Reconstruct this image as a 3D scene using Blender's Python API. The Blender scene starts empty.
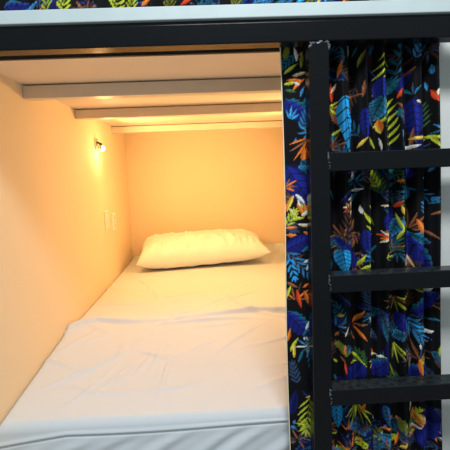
import bpy, bmesh, math, random
import numpy as np
from mathutils import Vector, Matrix

rng = np.random.RandomState(7)
random.seed(7)
C = bpy.context.scene.collection
rd = math.radians

# ------------------------------------------------------------------ helpers
def link(name, me, mat, parent=None):
    o = bpy.data.objects.new(name, me)
    C.objects.link(o)
    if mat is not None:
        me.materials.append(mat)
    if parent is not None:
        o.parent = parent
    return o

def obj(name, bm, mat, parent=None, smooth=False):
    me = bpy.data.meshes.new(name)
    bmesh.ops.recalc_face_normals(bm, faces=bm.faces)
    bm.to_mesh(me); bm.free()
    if smooth:
        for p in me.polygons: p.use_smooth = True
    return link(name, me, mat, parent)

def tag(o, label, cat, group=None):
    o['label'] = label; o['category'] = cat
    if group: o['group'] = group
    return o

def structure(o):
    o['kind'] = 'structure'
    return o

def empty(name, loc, label, cat, group=None):
    o = bpy.data.objects.new(name, None)
    o.empty_display_size = .05
    C.objects.link(o)
    o.location = loc
    return tag(o, label, cat, group)

def add_box(bm, x0, x1, y0, y1, z0, z1, bev=0.0, seg=2):
    b = bmesh.new()
    bmesh.ops.create_cube(b, size=1)
    for v in b.verts:
        v.co = Vector(((x0+x1)/2 + v.co.x*(x1-x0), (y0+y1)/2 + v.co.y*(y1-y0), (z0+z1)/2 + v.co.z*(z1-z0)))
    if bev:
        bmesh.ops.bevel(b, geom=b.edges[:], offset=bev, segments=seg, affect='EDGES', profile=.5)
    me = bpy.data.meshes.new('tmp'); b.to_mesh(me); b.free()
    bm.from_mesh(me); bpy.data.meshes.remove(me)
    return bm

def box(*a, **k):
    return add_box(bmesh.new(), *a, **k)

def add_cyl(bm, p, axis, r, h, r2=None, seg=24):
    q = Vector((0, 0, 1)).rotation_difference(Vector(axis).normalized()).to_matrix().to_4x4()
    m = Matrix.Translation(Vector(p) + Vector(axis).normalized()*h/2) @ q
    bmesh.ops.create_cone(bm, cap_ends=True, segments=seg, radius1=r, radius2=r if r2 is None else r2, depth=h, matrix=m)
    return bm

def add_ball(bm, p, r, sc=(1, 1, 1)):
    m = Matrix.Translation(Vector(p)) @ Matrix.Diagonal((*sc, 1))
    bmesh.ops.create_icosphere(bm, subdivisions=2, radius=r, matrix=m)
    return bm

def grid_mesh(name, P, mat, parent=None, col=None, smooth=True, closed_u=False):
    """P: (rows, cols, 3) array"""
    nr, nc = P.shape[:2]
    me = bpy.data.meshes.new(name)
    i = np.arange(nr*nc).reshape(nr, nc)
    if closed_u:
        i = np.concatenate([i, i[:, :1]], 1)
    q = np.stack([i[:-1, :-1], i[:-1, 1:], i[1:, 1:], i[1:, :-1]], -1).reshape(-1, 4)
    nf = len(q)
    me.vertices.add(nr*nc); me.vertices.foreach_set('co', P.reshape(-1).astype(np.float32))
    me.loops.add(nf*4); me.loops.foreach_set('vertex_index', q.reshape(-1).astype(np.int32))
    me.polygons.add(nf)
    me.polygons.foreach_set('loop_start', (np.arange(nf)*4).astype(np.int32))
    me.polygons.foreach_set('loop_total', np.full(nf, 4, np.int32))
    if smooth:
        me.polygons.foreach_set('use_smooth', np.ones(nf, bool))
    me.update(calc_edges=True)
    if col is not None:
        a = me.color_attributes.new('pattern', 'FLOAT_COLOR', 'POINT')
        c4 = np.ones((nr*nc, 4), np.float32); c4[:, :3] = col.reshape(-1, 3)
        a.data.foreach_set('color', c4.reshape(-1))
    me.validate()
    return link(name, me, mat, parent)

# ------------------------------------------------------------------ materials
def mat(name, col, rough=.6, noise=None, bump=None, coat=0, spec=.5, metal=0, speck=None, sheen=0):
    m = bpy.data.materials.new(name); m.use_nodes = True
    nt = m.node_tree; N = nt.nodes; L = nt.links
    b = N['Principled BSDF']
    b.inputs['Base Color'].default_value = (*col, 1)
    b.inputs['Roughness'].default_value = rough
    b.inputs['Specular IOR Level'].default_value = spec
    b.inputs['Metallic'].default_value = metal
    b.inputs['Coat Weight'].default_value = coat
    b.inputs['Coat Roughness'].default_value = .12
    b.inputs['Sheen Weight'].default_value = sheen
    tc = N.new('ShaderNodeTexCoord')
    out = None
    if noise:
        sc, amt = noise
        n = N.new('ShaderNodeTexNoise'); n.inputs['Scale'].default_value = sc; n.inputs['Detail'].default_value = 4
        L.new(tc.outputs['Object'], n.inputs['Vector'])
        r = N.new('ShaderNodeMix'); r.data_type = 'RGBA'
        r.inputs[6].default_value = (*[c*(1-amt) for c in col], 1)
        r.inputs[7].default_value = (*[min(1, c*(1+amt)) for c in col], 1)
        L.new(n.outputs['Fac'], r.inputs[0]); out = r.outputs[2]
    if speck:
        sc, thr, scol = speck
        n = N.new('ShaderNodeTexNoise'); n.inputs['Scale'].default_value = sc; n.inputs['Detail'].default_value = 6
        n.inputs['Roughness'].default_value = .75
        L.new(tc.outputs['Object'], n.inputs['Vector'])
        rp = N.new('ShaderNodeValToRGB'); rp.color_ramp.elements[0].position = thr; rp.color_ramp.elements[1].position = thr+.05
        L.new(n.outputs['Fac'], rp.inputs[0])
        r = N.new('ShaderNodeMix'); r.data_type = 'RGBA'
        r.inputs[6].default_value = (*col, 1); r.inputs[7].default_value = (*scol, 1)
        if out: L.new(out, r.inputs[6])
        L.new(rp.outputs[0], r.inputs[0]); out = r.outputs[2]
    if out: L.new(out, b.inputs['Base Color'])
    if bump:
        sc, st, di = bump
        n = N.new('ShaderNodeTexNoise'); n.inputs['Scale'].default_value = sc; n.inputs['Detail'].default_value = 5
        L.new(tc.outputs['Object'], n.inputs['Vector'])
        bp = N.new('ShaderNodeBump'); bp.inputs['Strength'].default_value = st; bp.inputs['Distance'].default_value = di
        L.new(n.outputs['Fac'], bp.inputs['Height']); L.new(bp.outputs['Normal'], b.inputs['Normal'])
    return m

M_wall = mat('cream_wall_paint', (.85, .69, .46), .75, noise=(3, .03), bump=(9, .15, .01))
M_ceil = mat('cream_plywood_paint', (.82, .70, .57), .6, noise=(5, .03), bump=(14, .1, .006))
M_joist = mat('joist_paint', (.72, .63, .50), .42, noise=(18, .06), bump=(40, .15, .003))
M_whitewall = mat('white_wall_paint', (.74, .76, .73), .7, noise=(6, .04), bump=(20, .15, .006))
M_board = mat('white_board_paint', (.47, .55, .555), .45, noise=(14, .08), speck=(60, .70, (.25, .28, .28)), bump=(30, .2, .003))
M_black = mat('black_enamel', (.005, .006, .0075), .22, spec=.13, coat=.03, speck=(85, .71, (.32, .36, .38)), bump=(45, .12, .003))
M_ladder = mat('black_ladder_enamel', (.005, .006, .0075), .22, spec=.13, coat=.03, speck=(85, .71, (.32, .36, .38)), bump=(45, .12, .003))
def dust_on_top(m):      # pale dust and foot scuffs lying on upward faces
    N = m.node_tree.nodes; L = m.node_tree.links; b = N['Principled BSDF']
    src = b.inputs['Base Color'].links[0].from_socket
    g = N.new('ShaderNodeNewGeometry'); sp = N.new('ShaderNodeSeparateXYZ'); L.new(g.outputs['True Normal'], sp.inputs[0])
    mr = N.new('ShaderNodeMapRange'); mr.inputs[1].default_value = .5; mr.inputs[2].default_value = .95
    L.new(sp.outputs[2], mr.inputs[0])
    n = N.new('ShaderNodeTexNoise'); n.inputs['Scale'].default_value = 70; n.inputs['Detail'].default_value = 6
    tc = N.new('ShaderNodeTexCoord'); L.new(tc.outputs['Object'], n.inputs['Vector'])
    rp = N.new('ShaderNodeMapRange'); rp.inputs[1].default_value = .25; rp.inputs[2].default_value = .75; L.new(n.outputs['Fac'], rp.inputs[0])
    mu = N.new('ShaderNodeMath'); mu.operation = 'MULTIPLY'; L.new(mr.outputs[0], mu.inputs[0]); L.new(rp.outputs[0], mu.inputs[1])
    mx = N.new('ShaderNodeMix'); mx.data_type = 'RGBA'; mx.inputs[7].default_value = (.035, .043, .048, 1)
    L.new(src, mx.inputs[6]); L.new(mu.outputs[0], mx.inputs[0]); L.new(mx.outputs[2], b.inputs['Base Color'])
dust_on_top(M_ladder)
M_weld = mat('scuffed_weld', (.05, .055, .06), .4, speck=(190, .56, (.55, .6, .62)), bump=(120, .6, .004))
M_rail = mat('black_rail', (.008, .008, .009), .6)
M_floor = mat('grey_floor', (.36, .35, .33), .4, noise=(3, .1))
M_sheet = mat('white_cotton_sheet', (.66, .705, .735), .85, sheen=.1, bump=(900, .05, .0006))
M_pillow = mat('white_pillow_cotton', (.86, .85, .80), .8, sheen=.1, bump=(700, .05, .0006))
M_matt = mat('mattress_ticking', (.7, .7, .7), .9)
M_plate = mat('cream_plastic', (.86, .80, .66), .35)
M_dark = mat('dark_slot', (.03, .03, .03), .6)
M_chrome = mat('lamp_metal', (.75, .73, .7), .25, metal=1)
M_hem = mat('cream_selvage', (.82, .76, .55), .8)

def pattern_mat():
    m = bpy.data.materials.new('tropical_leaf_fabric'); m.use_nodes = True
    N = m.node_tree.nodes; L = m.node_tree.links; b = N['Principled BSDF']
    a = N.new('ShaderNodeAttribute'); a.attribute_name = 'pattern'
    L.new(a.outputs['Color'], b.inputs['Base Color'])
    b.inputs['Roughness'].default_value = .8
    b.inputs['Specular IOR Level'].default_value = .15
    return m
M_fab = pattern_mat()

def emit_mat(name, col, s):
    m = bpy.data.materials.new(name); m.use_nodes = True
    b = m.node_tree.nodes['Principled BSDF']
    b.inputs['Base Color'].default_value = (*col, 1)
    b.inputs['Emission Color'].default_value = (*col, 1)
    b.inputs['Emission Strength'].default_value = s
    return m
M_lens = emit_mat('lamp_lens', (1, .95, .82), 3)

# ------------------------------------------------------------------ camera (solved from the photograph)
CZ = 1.15
p, r, yw = rd(7.2567), rd(2.2954), rd(1.8086)
Fv = Vector((math.sin(yw)*math.cos(p), math.cos(yw)*math.cos(p), -math.sin(p)))
Ri = Vector((math.cos(yw), -math.sin(yw), 0)); Up = Ri.cross(Fv)
Av = Ri*math.cos(r) - Up*math.sin(r); Bv = Up*math.cos(r) + Ri*math.sin(r)
cam = bpy.data.cameras.new('camera'); co = bpy.data.objects.new('camera', cam); C.objects.link(co)
co.matrix_world = Matrix(((Av.x, Bv.x, -Fv.x, 0), (Av.y, Bv.y, -Fv.y, 0), (Av.z, Bv.z, -Fv.z, CZ), (0, 0, 0, 1)))
cam.sensor_width = 36; cam.sensor_fit = 'HORIZONTAL'; cam.lens = 36*415/450; cam.clip_start = .02
bpy.context.scene.camera = co
def at_y(px, py, Y):
    d = Av*((px-225)/415) + Bv*((225-py)/415) + Fv
    t = Y/d.y
    return d.x*t, CZ + d.z*t

# ------------------------------------------------------------------ the room and the bunk shell
XL, XR, YB = -.635, .612, 3.24
ZC = 1.479
structure(obj('floor', box(-2.4, 2.4, -1.6, 3.36, -.05, 0), M_floor))
structure(obj('wall_left', box(XL-.1, XL, 1.0, 3.36, 0, 2.5), M_wall))
structure(obj('wall_back', box(XL, XR+.45, YB, 3.36, 0, 2.5), M_wall))
structure(obj('wall_right', box(XR, XR+.45, 1.122, YB, 0, 2.5, bev=.004), M_whitewall))
# warm cream lining of the right partition inside the bunk
structure(obj('ceiling', box(XL, XR, 1.052, YB, ZC, ZC+.02), M_ceil))

# joists under the upper bunk, with the thin open gap above each
def joist(y0, z0, label, gap=.0045):
    o = obj('ceiling_joist', box(XL, XR, y0, y0+.05, z0, ZC-gap, bev=.0025), M_joist)
    return tag(o, label, 'joist', 'joists under the upper bunk')
joist(1.51, 1.430, 'pale wooden joist across the bunk ceiling, nearest the opening and longest in view')
joist(2.068, 1.432, 'pale wooden joist across the bunk ceiling, the middle of the three')
joist(2.817, 1.434, 'warmly lit wooden joist across the bunk ceiling, closest to the back wall')

# ------------------------------------------------------------------ front beam, board and ladder
t = empty('bunk_frame_beam', (0, 1.0235, 1.443), 'long black painted steel beam across the top of the bunk opening', 'beam')
def P(name, bm, m, par, smooth=False):
    o = obj(name, bm, m, par, smooth)
    o.matrix_parent_inverse = Matrix.Translation(-Vector(par.location))
    return o
P('beam_tube', box(-.75, 1.06, 1.0, 1.047, 1.443, 1.490, bev=.0035, seg=3), M_black, t)
P('dark_gap_spacer', box(-.75, 1.06, 1.008, 1.045, 1.490, 1.497), M_rail, t)  # added black spacer: carries the board and stands in for the dark gap
bb = box(-.75, 1.06, .994, 1.022, 1.497, 1.5265, bev=.002)
tag(obj('bunk_edge_board', bb, M_board), 'white painted board edge running along the top of the black beam', 'board')

LX0, LX1 = .2437, .2912
RX0, RX1 = .66, .7075
lad = empty('bunk_ladder', (.47, 1.0235, 0), 'black steel ladder with square rungs standing in front of the patterned curtain', 'ladder')
P('stile', box(LX0, LX1, 1.0, 1.047, 0, 1.4435, bev=.0035, seg=3), M_ladder, lad)
P('stile', box(RX0, RX1, 1.0, 1.047, 0, 1.4435, bev=.0035, seg=3), M_ladder, lad)
for k in range(4):
    z = 1.186 - .3025*k
    P('rung', box(LX1-.004, RX0+.004, .9985, 1.049, z-.045, z, bev=.003, seg=3), M_ladder, lad)
def weld(pts, n, sc, rr=.0022):
    bm = bmesh.new()
    rs = random.Random(len(pts)*13+n)
    for i in range(n):
        f = rs.random()*(len(pts)-1); a = int(f); f -= a
        q = Vector(pts[a]).lerp(Vector(pts[a+1]), f)
        q += Vector((rs.gauss(0, sc), 0, rs.gauss(0, sc)))
        add_ball(bm, q, rr*rs.uniform(.4, 1.1), (1, .5, 1))
    return bm
P('weld_bead', weld([(LX0, 1.0, 1.430), (LX0+.008, 1.0, 1.441), (LX1-.004, 1.0, 1.441), (LX1, 1.0, 1.425)], 46, .0016), M_weld, lad, True)
for k in range(3):
    z = 1.186 - .3025*k
    P('weld_bead', weld([(LX1-.006, .9985, z+.001), (LX1-.004, .9985, z-.02), (LX1-.003, .9985, z-.044)], 16, .0012), M_weld, lad, True)

# curtain rails
tag(obj('curtain_rail', box(XL, XR, 1.108, 1.120, 1.4525, ZC, bev=.001), M_rail), 'thin black curtain rail fixed to the ceiling just behind the black beam', 'curtain rail')

# ------------------------------------------------------------------ printed fabric: paint leaves on cloth coordinates
COL = dict(
    blue=(.011, .020, .25), deep=(.006, .009, .11), cyan=(.025, .36, .78), sky=(.04, .22, .48), teal=(.012, .12, .19),
    lime=(.50, .58, .035), olive=(.20, .21, .025), yellow=(.85, .52, .06), orange=(.88, .19, .025), red=(.72, .06, .015),
    brown=(.27, .095, .04), dbrown=(.085, .038, .022), white=(.85, .85, .78), cream=(.82, .66, .40), slate=(.035, .07, .15), green=(.04, .13, .04))
BASE = np.array((.0045, .0045, .006))

class Cloth:
    def __init__(s, S, Z):
        s.S, s.Z = S, Z
        s.col = np.tile(BASE, (len(Z), len(S), 1))
    def leaf(s, x, z, ang, L, W, c, rim=None, veins=0, shade=True, prof=.85, bend=None):
        """x,z base point in cloth metres; ang degrees; L length, W half width"""
        a = rd(ang); ca, sa = math.cos(a), math.sin(a)
        ex, ez = x+ca*L, z+sa*L
        i0 = np.searchsorted(s.S, min(x, ex)-W); i1 = np.searchsorted(s.S, max(x, ex)+W*1.5)
        k0 = np.searchsorted(s.Z, min(z, ez)-W); k1 = np.searchsorted(s.Z, max(z, ez)+W)
        if i1 <= i0 or k1 <= k0: return
        X, Zz = np.meshgrid(s.S[i0:i1]-x, s.Z[k0:k1]-z)
        tt = (X*ca+Zz*sa)/L; w = -X*sa+Zz*ca
        tc = np.clip(tt, 0, 1)
        if bend is None: bend = 0 if W > .008 else (((int(abs(x)*9131+abs(z)*7717) % 7)-3)*.05)
        w = w-bend*L*(tc*tc-tc*.6)
        half = W*np.sin(np.pi*tc**prof)**(.75 if veins else 1.05)
        ins = (tt > 0) & (tt < 1) & (np.abs(w) < half)
        if not ins.any(): return
        c = np.array(COL[c] if isinstance(c, str) else c)
        cc = np.tile(c, (*tt.shape, 1))
        if veins and rim and rim != '+deep':     # scalloped leaf edge
            half = half*(.82+.18*np.abs(np.sin(np.pi*tc*veins*1.3)))
            ins = ins & (np.abs(w) < half)
        if rim:
            f = np.clip((np.abs(w)/np.maximum(half, 1e-6)-.45)/.4, 0, 1)[..., None]
            if rim[0] == '+': f = np.where(w > 0, 1, 0)[..., None]*f; rim = rim[1:]
            cc = cc*(1-f)+np.array(COL[rim])*f
        if shade:   # two-tone print: one half of the leaf is printed paler
            cc = np.where((w > 0)[..., None], cc*1.15, cc*.72)
            if not veins: cc = np.where((np.abs(w-.25*half) < .1*half)[..., None], np.minimum(cc*1.9+.02, 1), cc)
        if veins:
            ph = ((tt*L - np.abs(w)*.7)/(L/veins)) % 1
            vn = (ph < .16) | (np.abs(w) < .0009)
            cc = np.where(vn[..., None], BASE*1.5, cc)
        sub = s.col[k0:k1, i0:i1]
        sub[ins] = cc[ins]
    def frond(s, x, z, ang, L, n, ll, c, w=.0026, c2=None, spread=40):
        a = rd(ang)
        for k in range(n):
            f = (k+.6)/n
            bx, bz = x+math.cos(a)*L*f, z+math.sin(a)*L*f
            l = ll*(1.25-.7*abs(f-.35))
            s.leaf(bx, bz, ang+spread-12*f, l, w, c, shade=False)
            s.leaf(bx, bz, ang-spread+12*f, l, w, c2 or c, shade=False)
        s.leaf(x+math.cos(a)*L*.95, z+math.sin(a)*L*.95, ang, ll*.8, w, c, shade=False)
        s.leaf(x, z, ang, L, .0008, 'olive' if c in ('lime', 'olive') else 'slate', shade=False)
    def star(s, x, z, a0, a1, n, L, cols, w=.0032):
        for k in range(n):
            a = a0+(a1-a0)*k/max(1, n-1)
            s.leaf(x+math.cos(rd(a))*.003, z+math.sin(rd(a))*.003, a, L*(.8+.3*((k*7) % 3)/2), w, cols[k % len(cols)])
    def dim(s, n, x0, x1, z0, z1, r_):     # sparse darker underprint
        for _ in range(n):
            x, z = r_.uniform(x0, x1), r_.uniform(z0, z1); a = r_.uniform(0, 360); k = r_.random()
            if k < .35: s.frond(x, z, a, r_.uniform(.04, .07), r_.randint(4, 6), .026, r_.choice(['slate', 'dbrown', 'green', 'teal']), w=.0022)
            elif k < .7: s.star(x, z, a, a+r_.uniform(80, 150), r_.randint(4, 7), r_.uniform(.03, .045), r_.choice([['dbrown', 'slate'], ['slate', 'deep'], ['brown', 'dbrown'], ['teal', 'slate']]), w=.0026)
            else: s.leaf(x, z, a, r_.uniform(.05, .08), r_.uniform(.008, .014), r_.choice(['deep', 'slate', 'deep']), rim='+slate', veins=7)
    def filler(s, n, x0, x1, z0, z1, r_):
        for _ in range(n):
            x, z = r_.uniform(x0, x1), r_.uniform(z0, z1); a = r_.uniform(0, 360); k = r_.random()
            if k < .10: s.leaf(x, z, a, r_.uniform(.05, .09), r_.uniform(.012, .022), r_.choice(['blue', 'deep', 'deep']), rim=r_.choice(['+teal', 'teal', '+deep']), veins=7)
            elif k < .45: s.frond(x, z, a, r_.uniform(.03, .06), r_.randint(4, 6), .020, r_.choice(['lime', 'teal', 'sky', 'olive', 'slate', 'brown']), w=.0026)
            elif k < .65: s.star(x, z, a, a+r_.uniform(80, 150), r_.randint(4, 6), r_.uniform(.022, .038), r_.choice([['orange', 'brown'], ['brown', 'dbrown'], ['lime', 'olive'], ['teal', 'sky'], ['orange', 'cream', 'red']]))
            else:
                s.leaf(x, z, a, r_.uniform(.012, .025), r_.uniform(.0025, .005), r_.choice(['white', 'cream', 'yellow', 'sky', 'lime', 'orange', 'teal', 'slate', 'brown']))

PX = 1.0785/415
# motifs read off the photograph: (kind, px x, px y, angle, length px, half width px, colour, extra)
MOT = [
 # ---- strip left of the ladder
 ('f', 285, 60, 75, 10, 4, 5, 'olive'), ('l', 297, 62, 95, 12, 2.2, 'white'), ('l', 301, 69, 85, 15, 2.4, 'olive'), ('l', 304, 47, 20, 7, 1.2, 'cream'),
 ('l', 284, 74, 35, 14, 2.4, 'lime'), ('l', 292, 76, 10, 13, 2.2, 'cream'), ('l', 287, 80, -5, 14, 2.4, 'orange'), ('l', 293, 90, 45, 13, 2.2, 'orange'), ('l', 284, 84, 5, 11, 2.4, 'lime'), ('l', 285, 90, -10, 10, 2, 'green'), ('l', 294, 82, -30, 6, 1.8, 'white'),
 ('b', 284, 100, -40, 34, 9, 'blue', '+teal'), ('l', 300, 97, 70, 9, 2, 'sky'), ('l', 302, 106, 60, 12, 2.4, 'teal'),
 ('s', 290, 120, 30, 110, 4, 12, ['cyan', 'sky']), ('f', 300, 132, 70, 22, 5, 8, 'sky'), ('s', 308, 132, 100, 230, 4, 10, ['sky', 'cyan']),
 ('s', 308, 138, 195, 275, 5, 24, ['orange', 'brown', 'orange']), ('l', 303, 146, 265, 18, 3.6, 'orange'), ('l', 309, 145, 255, 16, 3, 'red'),
 ('b', 309, 169, 135, 12, 6, 'teal', 'sky'), ('b', 292, 176, 20, 20, 7, 'teal', 'sky'), ('b', 285, 166, -58, 50, 12, 'blue', '+deep'),
 ('s', 283, 188, -20, 60, 4, 12, ['orange', 'brown']), ('l', 293, 195, 245, 16, 3, 'yellow'), ('l', 286, 203, 260, 10, 2.4, 'orange'), ('l', 294, 194, -45, 13, 2.6, 'white'), ('l', 297, 200, -80, 10, 2.2, 'white'),
 ('l', 288, 208, -50, 12, 2.6, 'cream'), ('l', 296, 204, -60, 14, 2.8, 'orange'), ('l', 303, 203, -85, 11, 2.6, 'orange'), ('l', 309, 206, 230, 12, 2.4, 'yellow'), ('l', 300, 216, 30, 12, 2.6, 'white'),
 ('f', 283, 228, 60, 18, 4, 8, 'lime'), ('l', 285, 235, -10, 14, 2.8, 'orange'), ('l', 290, 220, 10, 12, 2.6, 'lime'), ('l', 297, 224, -10, 14, 2.6, 'cream'), ('l', 302, 231, -30, 10, 2, 'orange'),
 ('b', 284, 250, 25, 30, 9, 'blue', '+deep'), ('l', 285, 228, 0, 10, 2.2, 'orange'),
 ('f', 284, 250, -50, 34, 5, 11, 'sky'), ('f', 288, 256, -75, 24, 4, 8, 'cyan'), ('l', 303, 262, 20, 9, 2.2, 'white'), ('l', 306, 270, 60, 10, 2.4, 'white'), ('l', 301, 252, 40, 11, 2.4, 'teal'),
 ('l', 286, 282, -30, 12, 2.4, 'brown'), ('s', 296, 300, 10, 170, 6, 18, ['brown', 'orange', 'dbrown']), ('l', 297, 289, -80, 18, 3, 'red'), ('l', 304, 290, -70, 16, 3, 'orange'), ('l', 291, 286, 250, 12, 2.4, 'lime'),
 ('b', 287, 312, -50, 36, 10, 'blue', '+teal'), ('l', 307, 332, 80, 13, 2.4, 'white'), ('l', 303, 336, 60, 11, 2.2, 'teal'),
 ('s', 309, 345, 110, 260, 5, 13, ['teal', 'sky', 'white']), ('l', 288, 342, 75, 14, 2.4, 'orange'), ('l', 291, 352, 65, 16, 2.6, 'lime'), ('l', 295, 358, 90, 16, 2.4, 'yellow'), ('l', 299, 362, 70, 14, 2.2, 'teal'), ('f', 298, 385, 100, 24, 5, 8, 'slate'),
 ('b', 292, 415, 80, 28, 4, 'deep', 'blue'), ('f', 310, 394, -97, 42, 6, 15, 'lime'), ('l', 305, 397, 10, 12, 2, 'yellow'), ('s', 298, 440, -60, 200, 7, 14, ['brown', 'dbrown']), ('s', 313, 440, 60, 260, 5, 7, ['sky', 'blue']),
 # ---- first panel right of the ladder
 ('s', 334, 52, 30, 160, 4, 8, ['teal', 'sky']), ('l', 350, 58, 80, 14, 2.2, 'white'), ('l', 357, 68, 70, 14, 2.4, 'olive'), ('l', 354, 56, 60, 9, 2, 'teal'),
 ('f', 386, 46, -103, 42, 5, 14, 'lime'), ('l', 372, 54, 70, 9, 2, 'teal'), ('f', 394, 80, 80, 30, 4, 10, 'teal'), ('f', 413, 62, 70, 14, 3, 9, 'sky'), ('l', 405, 78, 40, 14, 2.6, 'brown'), ('l', 404, 66, 30, 12, 2, 'dbrown'), ('l', 424, 52, 60, 8, 2, 'teal'),
 ('l', 337, 78, 75, 14, 2.4, 'orange'), ('l', 334, 101, 95, 16, 3, 'red'), ('l', 333, 92, 60, 8, 2, 'cream'), ('l', 332, 88, 250, 16, 2, 'teal'),
 ('b', 379, 78, -92, 24, 6, 'blue', None), ('b', 380, 97, -110, 24, 8, 'teal', 'sky'), ('l', 361, 98, 85, 14, 2, 'brown'), ('l', 345, 97, 5, 17, 1.5, 'brown'),
 ('B', 343, 97, -84, 58, 9, 'cyan', None), ('b', 362, 108, -88, 30, 5, 'blue', 'deep'), ('l', 374, 128, 45, 12, 2.4, 'lime'), ('l', 370, 133, -70, 16, 1.6, 'lime'), ('l', 379, 133, 100, 12, 4, 'orange'), ('l', 379, 134, 110, 9, 2, 'yellow'), ('l', 378, 138, -80, 12, 1.2, 'white'),
 ('l', 395, 99, 50, 12, 3.4, 'red'), ('f', 391, 150, 92, 44, 6, 13, 'lime'), ('l', 395, 103, -45, 16, 2.2, 'brown'), ('l', 397, 112, -50, 14, 2, 'brown'), ('l', 403, 148, 110, 16, 2, 'sky'),
 ('b', 411, 98, -85, 38, 8, 'blue', 'deep'), ('s', 412, 96, 60, 130, 3, 12, ['teal', 'slate']), ('l', 411, 148, 85, 18, 2.4, 'brown'), ('l', 410, 139, 5, 14, 2.6, 'yellow'), ('l', 406, 149, 15, 14, 2.6, 'white'),
 ('l', 434, 103, 110, 12, 3.6, 'red'), ('l', 433, 97, 80, 7, 2.6, 'cream'), ('l', 428, 90, 100, 8, 1.8, 'sky'), ('l', 425, 137, -5, 15, 2.6, 'lime'), ('l', 436, 148, 125, 14, 2.2, 'lime'), ('l', 422, 146, 50, 9, 2, 'lime'), ('s', 437, 130, 90, 200, 3, 9, ['teal', 'sky']),
 ('l', 357, 148, 50, 12, 2.2, 'yellow'), ('l', 334, 142, 80, 10, 3, 'teal'), ('l', 333, 135, 30, 9, 2, 'lime'),
 # ---- second panel
 ('l', 351, 184, 60, 12, 2.2, 'orange'), ('s', 356, 182, 20, 130, 4, 9, ['teal', 'sky']), ('l', 353, 192, 20, 9, 2.2, 'white'), ('l', 346, 200, 25, 10, 2.2, 'white'), ('l', 347, 208, 60, 11, 2.4, 'cream'), ('l', 354, 202, 70, 9, 2, 'teal'),
 ('l', 364, 178, -40, 16, 1.6, 'brown'), ('l', 365, 186, -50, 16, 1.6, 'dbrown'), ('f', 347, 248, 88, 40, 6, 13, 'dbrown', 'brown'), ('l', 352, 236, 70, 16, 2, 'brown'),
 ('l', 372, 228, 130, 20, 2.6, 'lime'), ('l', 373, 220, 120, 16, 2.2, 'lime'), ('l', 374, 236, 135, 16, 2.4, 'lime'), ('l', 369, 208, -65, 18, 1.6, 'olive'), ('b', 364, 228, -85, 26, 7, 'blue', 'deep'), ('s', 372, 256, 60, 200, 6, 15, ['teal', 'sky', 'teal']),
 ('B', 341, 249, -80, 26, 8, 'cyan', None), ('l', 357, 268, 55, 16, 2.4, 'lime'), ('l', 360, 269, 25, 15, 2.4, 'lime'), ('b', 355, 252, -85, 20, 3, 'blue', None),
 ('b', 409, 168, -90, 12, 5, 'blue', None), ('f', 391, 192, 85, 22, 3, 8, 'teal'), ('s', 405, 190, 150, 260, 4, 12, ['teal', 'sky', 'teal']), ('l', 410, 200, 90, 14, 3, 'sky'), ('l', 414, 190, 160, 10, 2.4, 'teal'), ('l', 418, 178, 10, 9, 1.8, 'cyan'), ('l', 428, 172, 45, 7, 2.2, 'sky'), ('l', 420, 193, 30, 9, 3, 'white'), ('f', 420, 190, -30, 18, 3, 8, 'sky'), ('l', 436, 200, 200, 9, 2, 'teal'),
 ('b', 385, 210, -70, 34, 9, 'blue', '+deep'), ('b', 399, 216, -115, 26, 6, 'teal', 'sky'), ('l', 395, 208, 50, 9, 3, 'red'), ('l', 398, 205, -70, 12, 2.4, 'yellow'), ('l', 396, 213, -70, 22, 2, 'lime'), ('l', 399, 215, -60, 20, 1.8, 'olive'), ('l', 397, 240, 70, 14, 1.8, 'lime'),
 ('s', 411, 230, 10, 110, 6, 24, ['brown', 'dbrown', 'brown']), ('l', 414, 218, -65, 20, 3.6, 'orange'), ('l', 424, 230, -30, 16, 2, 'brown'), ('l', 430, 215, 30, 12, 2, 'brown'),
 ('b', 405, 232, -48, 50, 12, 'blue', '+teal'), ('b', 412, 234, -25, 26, 6, 'teal', 'sky'), ('s', 383, 258, -20, 60, 5, 16, ['olive', 'lime', 'brown']), ('s', 393, 250, 0, 80, 4, 14, ['teal', 'brown']), ('l', 406, 266, 80, 12, 2.6, 'white'), ('l', 403, 268, 75, 12, 2.2, 'orange'), ('l', 409, 255, -60, 14, 1.8, 'cream'), ('l', 438, 240, -85, 14, 2.2, 'orange'),
 # ---- third panel
 ('s', 396, 296, 190, 330, 7, 20, ['brown', 'olive', 'dbrown']), ('l', 398, 302, -40, 14, 2.4, 'lime'), ('l', 398, 297, 0, 16, 2.4, 'lime'), ('l', 410, 292, 60, 10, 2, 'orange'), ('b', 414, 314, 40, 36, 10, 'blue', '+teal'), ('l', 426, 294, 40, 10, 2, 'white'),
 ('l', 354, 326, 52, 20, 2.8, 'orange'), ('l', 355, 327, 15, 13, 2.2, 'brown'), ('l', 356, 328, -45, 16, 2.6, 'orange'), ('l', 351, 330, -60, 14, 2.2, 'brown'), ('s', 338, 328, 20, 90, 4, 14, ['sky', 'slate', 'blue']), ('l', 368, 315, -60, 11, 2, 'white'), ('l', 344, 334, 60, 9, 2, 'cream'), ('l', 371, 338, 95, 10, 2.2, 'cream'),
 ('b', 381, 308, -75, 36, 7, 'slate', 'blue'), ('l', 386, 340, 100, 24, 1.8, 'teal'), ('l', 391, 345, 92, 28, 1.4, 'cream'), ('b', 397, 312, -55, 26, 8, 'blue', '+deep'), ('b', 395, 338, 30, 14, 6, 'teal', 'sky'),
 ('f', 404, 318, -42, 36, 5, 14, 'cyan', 'sky'), ('l', 426, 334, 20, 9, 3, 'white'), ('l', 428, 320, 10, 12, 2, 'teal'), ('l', 420, 348, 100, 7, 1.8, 'white'), ('s', 410, 352, 140, 250, 4, 13, ['slate', 'brown']),
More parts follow.
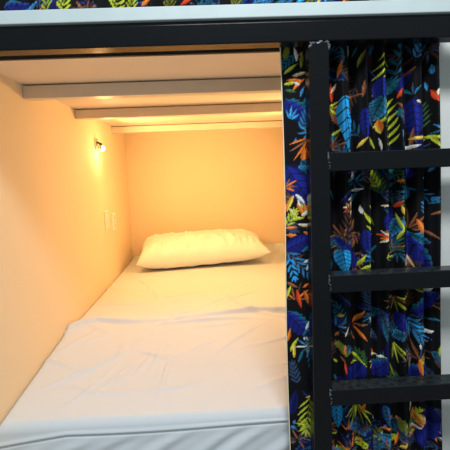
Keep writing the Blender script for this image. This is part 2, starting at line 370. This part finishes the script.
 ('s', 418, 358, -10, 190, 8, 22, ['brown', 'dbrown', 'brown', 'slate']), ('l', 418, 357, -80, 20, 3.8, 'orange'), ('l', 414, 358, -110, 14, 2.6, 'brown'),
 ('s', 352, 346, 160, 300, 5, 10, ['teal', 'blue']), ('l', 350, 362, -15, 18, 2.4, 'lime'), ('l', 352, 352, -40, 20, 2.4, 'lime'), ('b', 347, 366, -60, 22, 9, 'blue', 'deep'), ('b', 362, 362, 250, 22, 8, 'blue', 'deep'), ('l', 376, 358, 110, 11, 2.6, 'orange'), ('l', 368, 360, 20, 14, 2.2, 'cream'), ('l', 378, 357, 10, 8, 2, 'white'), ('l', 369, 366, 50, 10, 2.2, 'yellow'),
 ('b', 373, 377, 50, 26, 9, 'blue', '+teal'), ('l', 346, 372, 100, 14, 2, 'red'), ('l', 343, 352, 80, 10, 1.6, 'orange'), ('s', 395, 343, -90, -40, 4, 24, ['olive', 'lime']), ('l', 397, 378, 110, 16, 1.4, 'olive'), ('l', 438, 342, -100, 12, 2, 'lime'),
 # ---- fourth panel
 ('B', 337, 402, -88, 32, 5, 'cyan', None), ('s', 357, 404, 215, 325, 7, 24, ['lime', 'olive', 'lime']), ('l', 361, 412, 70, 12, 2.2, 'orange'), ('s', 352, 448, 30, 160, 6, 16, ['brown', 'dbrown', 'orange']),
 ('b', 384, 403, -80, 24, 6, 'sky', 'blue'), ('l', 380, 428, 10, 14, 2.4, 'orange'), ('l', 378, 436, 20, 16, 2.2, 'teal'), ('s', 386, 448, 40, 150, 5, 14, ['slate', 'teal', 'brown']), ('l', 396, 446, 70, 14, 3, 'orange'), ('l', 400, 448, 50, 10, 2, 'yellow'),
 ('l', 411, 413, 70, 12, 2.4, 'white'), ('l', 416, 422, 95, 14, 2.6, 'orange'), ('l', 415, 412, -50, 12, 2.4, 'yellow'), ('l', 420, 420, -5, 15, 2.6, 'yellow'), ('l', 410, 428, 5, 13, 2.4, 'white'), ('l', 424, 430, 40, 10, 2.2, 'white'), ('l', 410, 437, 30, 13, 2.4, 'lime'), ('b', 417, 443, 45, 36, 12, 'blue', '+deep'), ('b', 424, 414, -20, 20, 9, 'deep', None),
]

def paint(cl, xs_of, r_):
    for m in MOT:
        k = m[0]; x, z = at_y(m[1], m[2], 1.0785)
        sx = xs_of(x, z)
        if k == 'l': cl.leaf(sx, z, m[3], m[4]*PX*1.15, m[5]*PX*.68, m[6])
        elif k == 'b': cl.leaf(sx, z, m[3], m[4]*PX*1.02, m[5]*PX*1.02, m[6], rim=m[7], veins=6)
        elif k == 'B': cl.leaf(sx, z, m[3], m[4]*PX, m[5]*PX*1.1, m[6], veins=6, prof=.6)
        elif k == 'f': cl.frond(sx, z, m[3], m[4]*PX, m[5], m[6]*PX, m[7], w=.0027, c2=m[8] if len(m) > 8 else None)
        elif k == 's': cl.star(sx, z, m[3], m[4], m[5], m[6]*PX, m[7], w=.0027)

# ---- lower curtain: pleated cloth, columns spaced evenly along the cloth
CX0, CX1 = .1925, .586
xs = np.linspace(CX0, CX1, 4000)
def fold_phase(x):   # fold lines (world x) : flat at left, tighter pleats to the right
    f = (x-CX0)/(CX1-CX0)
    return 2*np.pi*(.15 + 2.0*f + 6.2*np.clip(f-.25, 0, 1)**1.15 )
def fold_y(x, zz):
    f = (x-CX0)/(CX1-CX0)
    amp = .006 + .0165*np.clip((f-.22)/.15, 0, 1)
    lo = np.clip((zz-.45)/.8, 0, 1)           # folds soften towards the bottom
    a = amp*(.62+.38*lo)
    ph = fold_phase(x) + .5*np.sin(zz*2.3+f*5)
    return 1.0785 + a*np.clip(np.cos(ph)+.28*np.cos(2.3*ph+1.0+zz*1.4), -1.1, 1.1)
yy = fold_y(xs, 1.1)
pp = np.concatenate([[0], np.cumsum(np.hypot(np.diff(xs), .35*np.diff(yy)))])   # print coordinate (cloth partly stretched over the pleats)
ss = np.concatenate([[0], np.cumsum(np.hypot(np.diff(xs), np.diff(yy)))])
S = np.arange(0, ss[-1], .0019); Z = np.arange(.24, 1.472, .0021)
xcol = np.interp(S, ss, xs)
def spread(z):   # cloth opens out a little towards the floor
    return 1 + .085*np.clip((1.44-z)/1.0, 0, 1.1)
T = np.interp(S, ss, pp)
cl = Cloth(T, Z)
r1 = random.Random(3)
cl.filler(120, 0, pp[-1], .22, .45, r1)
cl.dim(110, 0, pp[-1], .24, 1.47, r1)
cl.filler(70, 0, pp[-1], .45, 1.47, r1)
def xs_of(x, z):
    return float(np.interp(CX0+(x-CX0)/spread(z), xs, pp))
paint(cl, xs_of, r1)
XX, ZZ = np.meshgrid(xcol, Z)
YY = fold_y(XX, ZZ)
XW = CX0+(XX-CX0)*spread(ZZ) + .002*np.sin(ZZ*7)
# top sags between hooks at the right end
Pt = np.stack([XW, YY, ZZ], -1)
cur = empty('curtain', (.40, 1.07, 1.47), 'dark tropical leaf print curtain hanging behind the black ladder', 'curtain')
o = grid_mesh('curtain_cloth', Pt, M_fab, cur, cl.col); o.matrix_parent_inverse = Matrix.Translation(-cur.location)
hw = np.array([-.0045, -.002, .001])
hp = np.stack([np.stack([np.full_like(Z, 0)+CX0+.002*np.sin(Z*7)+h, fold_y(np.full_like(Z, CX0), Z)+d, Z], -1) for h, d in ((.0006, .002), (-.0012, .0018), (-.0018, .0003), (-.0012, -.0012), (.0006, -.0014))], 1)
o = grid_mesh('hem', hp[::6], M_hem, cur); o.matrix_parent_inverse = Matrix.Translation(-cur.location)
o['label'] = 'pale cream edge hem'

# ---- upper curtain
xs2 = np.arange(XL+.01, .42, .0032); zs2 = np.arange(1.502, 2.44, .0034)
cl2 = Cloth(xs2, zs2)
r2 = random.Random(11)
cl2.dim(120, XL, .42, 1.5, 2.44, r2)
cl2.filler(120, XL, .42, 1.50, 2.44, r2)
cl2.filler(25, XL, .42, 1.50, 1.60, r2)
for (px, k, c) in ((15, 'b', 'blue'), (28, 'l', 'sky'), (45, 'f', 'lime'), (62, 'f', 'lime'), (85, 's', 'brown'), (115, 'f', 'lime'), (130, 'f', 'lime'), (145, 'l', 'orange'), (168, 'f', 'olive'), (185, 'l', 'red'), (205, 's', 'teal'), (235, 'f', 'olive'), (246, 'b', 'blue'), (262, 'b', 'sky'), (283, 'b', 'sky'), (300, 'l', 'cyan'), (318, 'l', 'yellow'), (325, 's', 'sky'), (345, 'l', 'orange')):
    x, z = at_y(px, 10-px*.018, 1.075)
    if k == 'f': cl2.frond(x, z-.012, 80, .05, 4, .026, c, w=.0024)
    elif k == 'l': cl2.leaf(x-.01, z+.002, 30, .034, .005, c)
    elif k == 'b': cl2.leaf(x-.025, z-.002, 20, .06, .013, c, rim='+teal', veins=6)
    else: cl2.star(x, z-.006, 20, 160, 6, .036, [c, 'dbrown' if c == 'brown' else 'slate'], w=.003)
X2, Z2 = np.meshgrid(xs2, zs2)
Y2 = 1.078 + .012*np.cos(X2*62+1.2*np.sin(X2*9)) + .004*np.cos(X2*131)
uc = empty('curtain', (-.1, 1.078, 2.44), 'leaf print curtain of the upper bunk, only its lower edge showing above the white board', 'curtain')
o = grid_mesh('curtain_cloth', np.stack([X2, Y2, Z2], -1), M_fab, uc, cl2.col); o.matrix_parent_inverse = Matrix.Translation(-uc.location)
tag(obj('curtain_rail', box(XL, XR, 1.094, 1.109, 2.425, 2.45, bev=.001), M_rail), 'black curtain rail of the upper bunk, above the top edge of the photo', 'curtain rail')

# ------------------------------------------------------------------ bed
plat = obj('bed_platform', box(XL+.002, XR-.002, 1.125, YB-.002, 0, .285, bev=.003), M_black)
tag(plat, 'low black box platform that carries the mattress, below the photo edge', 'bed base')
ZM = .506; SAG = .044; R_ = .026; YF = 1.114
# mattress core
mb = box(XL+.014, XR-.014, 1.150, YB-.016, .286, ZM-.070, bev=.035, seg=4)
tag(obj('mattress', mb, M_matt, smooth=True), 'thick mattress under the white sheet, filling the bunk from wall to wall', 'mattress')

def ridge(X, Y, cx, cy, ang, L, w, h, bend=0.):
    a = rd(ang); u = (X-cx)*math.cos(a)+(Y-cy)*math.sin(a); v = -(X-cx)*math.sin(a)+(Y-cy)*math.cos(a)
    v = v - bend*u*u
    return h*np.exp(-(u/L)**2)*np.exp(-(v/w)**2)
def top_h(X, Y):
    h = .004*np.sin(X*5+1)*np.sin(Y*3.1)
    # the crumpled ridge half way along, higher on the near side
    yc = 1.80 + .035*np.sin(X*6.5+.6) - .10*np.clip((-.52-X)/.12, 0, 1) - .05*np.clip(X-.15, 0, 1)
    h = h + (.007+.008*np.clip((-.45-X)/.15, 0, 1))/(1+np.exp((Y-yc)/.014))*np.exp(-np.clip(yc-Y, 0, 9)/.5)
    h = h + .026*np.exp(-((Y-yc)/np.where(Y > yc, .075, .014))**2)*(.75+.25*np.sin(X*8))
    h = h + .014*np.exp(-((Y-yc+.06+.03*np.sin(X*4))/.011)**2)*(.5+.5*np.sin(X*9+2))
    rr = random.Random(5)
    for _ in range(46):
        h = h + ridge(X, Y, rr.uniform(-.6, .55), rr.uniform(1.2, 2.7), rr.gauss(20, 35), rr.uniform(.05, .16), rr.uniform(.005, .014), rr.uniform(.003, .009), rr.uniform(-1, 1))
    for k in range(9):      # creases raking out of the near left corner
        h = h + ridge(X, Y, -.50+.04*k, 1.34+.04*(k % 4), 38+6*k, .10, .008, .006)
    # the near part sags a little towards the front edge
    h = h - SAG*np.clip((1.78-Y)/.64, 0, 1)
    # sheet bunched up at the head end, mostly at the right
    h = h + .050*np.exp(-((YB-Y)/.11)**2)*np.clip((X+.35)/.5, 0, 1) + .018*np.exp(-((YB-Y)/.07)**2)
    h = h + ridge(X, Y, .47, 3.02, 70, .2, .035, .012)
    return h
# profile from the head end to the front edge, over it and down
seg = []
for y in np.linspace(YB-.004, YF+R_, 330): seg.append((y, ZM, 1.))
for a in np.linspace(0, 90, 34)[1:]:
    seg.append((YF+R_-R_*math.sin(rd(a)), ZM-R_+R_*math.cos(rd(a))-SAG*(1-math.cos(rd(a))), math.cos(rd(a))))
for z in np.linspace(ZM-R_-SAG, .287, 56)[1:]: seg.append((YF, z, 0.))
seg = np.array(seg)
xg = np.linspace(XL+.0015, XR-.0015, 300)
Xs, Ys = np.meshgrid(xg, seg[:, 0]); Zs = np.tile(seg[:, 1:2], (1, 300)); Wt = np.tile(seg[:, 2:3], (1, 300))
H = top_h(Xs, Ys)
edge = np.minimum(Xs-XL, XR-Xs)
side = np.where(edge < .022, -(.022-np.sqrt(np.clip(.022**2-(.022-edge)**2, 0, 1))), 0)
Zf = Zs + (H+side)*np.clip(Wt, 0, 1)
ZS = at_y(150, 430.5, YF)[1]; print('seam z', ZS)
# seam lip and groove round the front edge, with pulled folds below
zseam = ZS + .004*np.sin(Xs*7) - .03*np.clip((-.44-Xs)/.2, 0, 1)
dz = Zs-zseam
Yf = Ys.copy()
fr = (Wt < .75)
Yf = np.where(fr, Yf - .0045*np.exp(-((dz-.006)/.006)**2) + .008*np.exp(-((dz+.003)/.003)**2), Yf)
fold = np.zeros_like(Xs)
dx = Xs*1.0 - (Zs-.36)*1.7
fold = .0034*np.cos(dx*31+2.6*np.sin(dx*5)+1.3*np.sin(Xs*9)) + .0017*np.cos(dx*71+2*np.sin(Xs*6))
Yf = Yf + np.where(dz < -.004, fold*np.clip((-dz-.004)/.03, 0, 1), 0)
Yf = np.maximum(Yf, 1.1065)
so = grid_mesh('bed_sheet', np.stack([Xs, Yf, Zf], -1), M_sheet)
tag(so, 'rumpled white bed sheet stretched over the mattress and down its front edge', 'sheet')

# pillow
def pillow():
    nu, nv = 150, 90
    U = np.sin(np.linspace(-1, 1, nu)*np.pi/2)
    V = np.sin(np.linspace(-1, 1, nv)*np.pi/2)
    u, v = np.meshgrid(U, V)
    a, b = .435, .225
    x = a*u*(1-.05*(1-v*v)*0 - .045*(1-np.abs(v)**3)*np.abs(u)**3)
    y = b*v*(1-.07*(1-np.abs(u)**3)*np.abs(v)**3 - .10*np.abs(u)**6)
    th = ((1-np.abs(u+.06*(1-u*u))**4.5)*(1-np.abs(v)**3.2))
    th = np.clip(th, 0, 1)**.5
    rr = random.Random(21)
    wr = np.zeros_like(u)
    for _ in range(110):
        cu, ang = rr.uniform(-.95, .95), rr.gauss(90, 22)
        cv = rr.choice([-1, -1, 1])*rr.uniform(.25, .85)
        A = rd(ang); p_ = (u-cu)*math.cos(A)*2+(v-cv)*math.sin(A); q = -(u-cu)*math.sin(A)*2+(v-cv)*math.cos(A)
        wr += rr.uniform(-.010, .012)*np.exp(-(p_/.38)**2-(q/rr.uniform(.035, .08))**2)
    wr = wr*np.where(v > .1, .4, 1.)
    for _ in range(26):
        cu = rr.choice([-1, 1])*rr.uniform(.6, .95); cv = rr.uniform(-.9, .9)
        q = v-cv; wr += rr.uniform(-.006, .008)*np.exp(-((u-cu)/.22)**2-(q/.06)**2)
    lump = .012*np.sin(u*4+1)*np.cos(v*2.2)
    top = (.100-.012*u)*th + (wr*1.15+lump*.7)*np.clip(th*1.3, 0, 1)
    bot = -.066*th + .3*wr*np.clip(th, 0, 1)
    topP = np.stack([x, y, top+.004], -1); botP = np.stack([x, y, bot], -1)
    me = bpy.data.meshes.new('pillow')
    verts = np.concatenate([topP.reshape(-1, 3), botP.reshape(-1, 3)])
    idx = np.arange(nu*nv).reshape(nv, nu); n = nu*nv
    f = []
    for j in range(nv-1):
        for i in range(nu-1):
            q = (idx[j, i], idx[j, i+1], idx[j+1, i+1], idx[j+1, i])
            f.append(tuple(int(k) for k in q)); f.append(tuple(int(k)+n for k in q[::-1]))
    bd = [idx[0, i] for i in range(nu)]+[idx[j, nu-1] for j in range(1, nv)]+[idx[nv-1, i] for i in range(nu-2, -1, -1)]+[idx[j, 0] for j in range(nv-2, 0, -1)]
    for k in range(len(bd)):
        a_, b_ = int(bd[k]), int(bd[(k+1) % len(bd)])
        f.append((a_, a_+n, b_+n, b_))
    me.from_pydata(verts.tolist(), [], f); me.update()
    for p_ in me.polygons: p_.use_smooth = True
    return me
po = link('pillow', pillow(), M_pillow)
po.location = (-.075, 2.945, .602); po.scale = (1.04, 1, 1.12); po.rotation_euler = (rd(7), rd(-2.0), rd(4))
tag(po, 'plump creased white pillow lying at the head of the bed against the back wall', 'pillow')

# ------------------------------------------------------------------ left wall fittings
def plate(y, z, w, h, label, kind):
    tt_ = empty('wall_plate', (XL, y, z), label, 'wall plate')
    P('cover', box(XL, XL+.009, y-w/2, y+w/2, z-h/2, z+h/2, bev=.003), M_plate, tt_)
    if kind == 'a':
        P('rocker', box(XL+.008, XL+.0125, y-w*.2, y+w*.2, z-h*.22, z+h*.22, bev=.002), M_plate, tt_)
        for s in (-1, 1): P('screw', add_cyl(bmesh.new(), (XL+.0085, y, z+s*h*.40), (1, 0, 0), .0036, .0015), M_dark, tt_)
    else:
        for s in (-1, 1):
            P('outlet_face', box(XL+.008, XL+.0105, y-w*.24, y+w*.24, z+s*h*.23-h*.14, z+s*h*.23+h*.14, bev=.002), M_plate, tt_)
            for q in (-1, 1): P('slot', box(XL+.0100, XL+.0112, y+q*.007-.0014, y+q*.007+.0014, z+s*h*.23-.006, z+s*h*.23+.006), M_dark, tt_)
        P('screw', add_cyl(bmesh.new(), (XL+.0085, y, z), (1, 0, 0), .0032, .0015), M_dark, tt_)
plate(2.505, .888, .078, .118, 'cream wall plate on the left wall, the taller one nearer the opening', 'a')
plate(2.685, .862, .078, .112, 'cream wall plate on the left wall, the smaller one nearer the pillow', 'b')

def reading_lamp(xw, sgn, ly, lz, label):
    lamp = empty('reading_lamp', (xw, ly, lz), label, 'lamp', None)
    a, b = sorted((xw-sgn*.001, xw+sgn*.010))
    P('base_plate', box(a, b, ly-.02, ly+.02, lz+.008, lz+.052, bev=.003), M_chrome, lamp)
    P('arm', add_cyl(bmesh.new(), (xw+sgn*.008, ly, lz+.030), (sgn, 0, -.45), .006, .03), M_dark, lamp, True)
    hd = Vector((sgn*.80, .12, -.60)).normalized()
    h0 = Vector((xw+sgn*.016, ly, lz+.008))
    P('lamp_head', add_cyl(bmesh.new(), h0, hd, .012, .022, r2=.020), M_chrome, lamp, True)
    P('lens', add_ball(bmesh.new(), h0+hd*.020, .0185), M_lens, lamp, True)
    return h0, hd
hp0, hd = reading_lamp(XL, 1, 2.40, 1.315, 'small glowing reading lamp mounted high on the left wall')
hp1, hd1 = reading_lamp(XR, -1, 2.25, 1.315, 'added twin lamp on the right wall, unseen behind the curtain, to even out the light on the left wall')  # guessed twin, added so the left wall is lit evenly

# ------------------------------------------------------------------ light
def area(name, loc, direction, size, power, col, size_y=None, spread_=180):
    l = bpy.data.lights.new(name, 'AREA'); l.energy = power; l.color = col
    l.shape = 'RECTANGLE' if size_y else 'DISK'; l.size = size
    if size_y: l.size_y = size_y
    l.spread = rd(spread_)
    ob = bpy.data.objects.new(name, l); C.objects.link(ob); ob.location = loc
    ob.rotation_euler = Vector(direction).to_track_quat('-Z', 'Y').to_euler()
    return ob
# the reading lamp's light, then the added fill opposite it
lp = hp0 + hd*.050
area('lamp_and_fill_light', lp, (1, .1, -.28), .05, 8.3, (1, .54, .195))
area('lamp_and_fill_light', hp1 + hd1*.05, (-1, .0, -.15), .05, 8.0, (1, .54, .195))  # added warm fill from the unseen twin, aimed at the left wall
pl = bpy.data.lights.new('reading_lamp_glow', 'POINT'); pl.energy = 1.2; pl.color = (1, .555, .215); pl.shadow_soft_size = .02
plo = bpy.data.objects.new('reading_lamp_glow', pl); C.objects.link(plo); plo.location = hp0 + hd*.075
# the dormitory's ceiling lamp, above and in front of the bunk
area('room_ceiling_light', (.15, -.10, 2.45), (0, .22, -1), .7, 34, (.92, .97, 1), size_y=.35)
w = bpy.data.worlds.new('world'); bpy.context.scene.world = w; w.use_nodes = True
w.node_tree.nodes['Background'].inputs[0].default_value = (.82, .95, 1, 1)
w.node_tree.nodes['Background'].inputs[1].default_value = .48

vs = bpy.context.scene.view_settings
vs.view_transform = 'Standard'; vs.look = 'None'; vs.gamma = 1; vs.exposure = 0
vs.use_curve_mapping = False
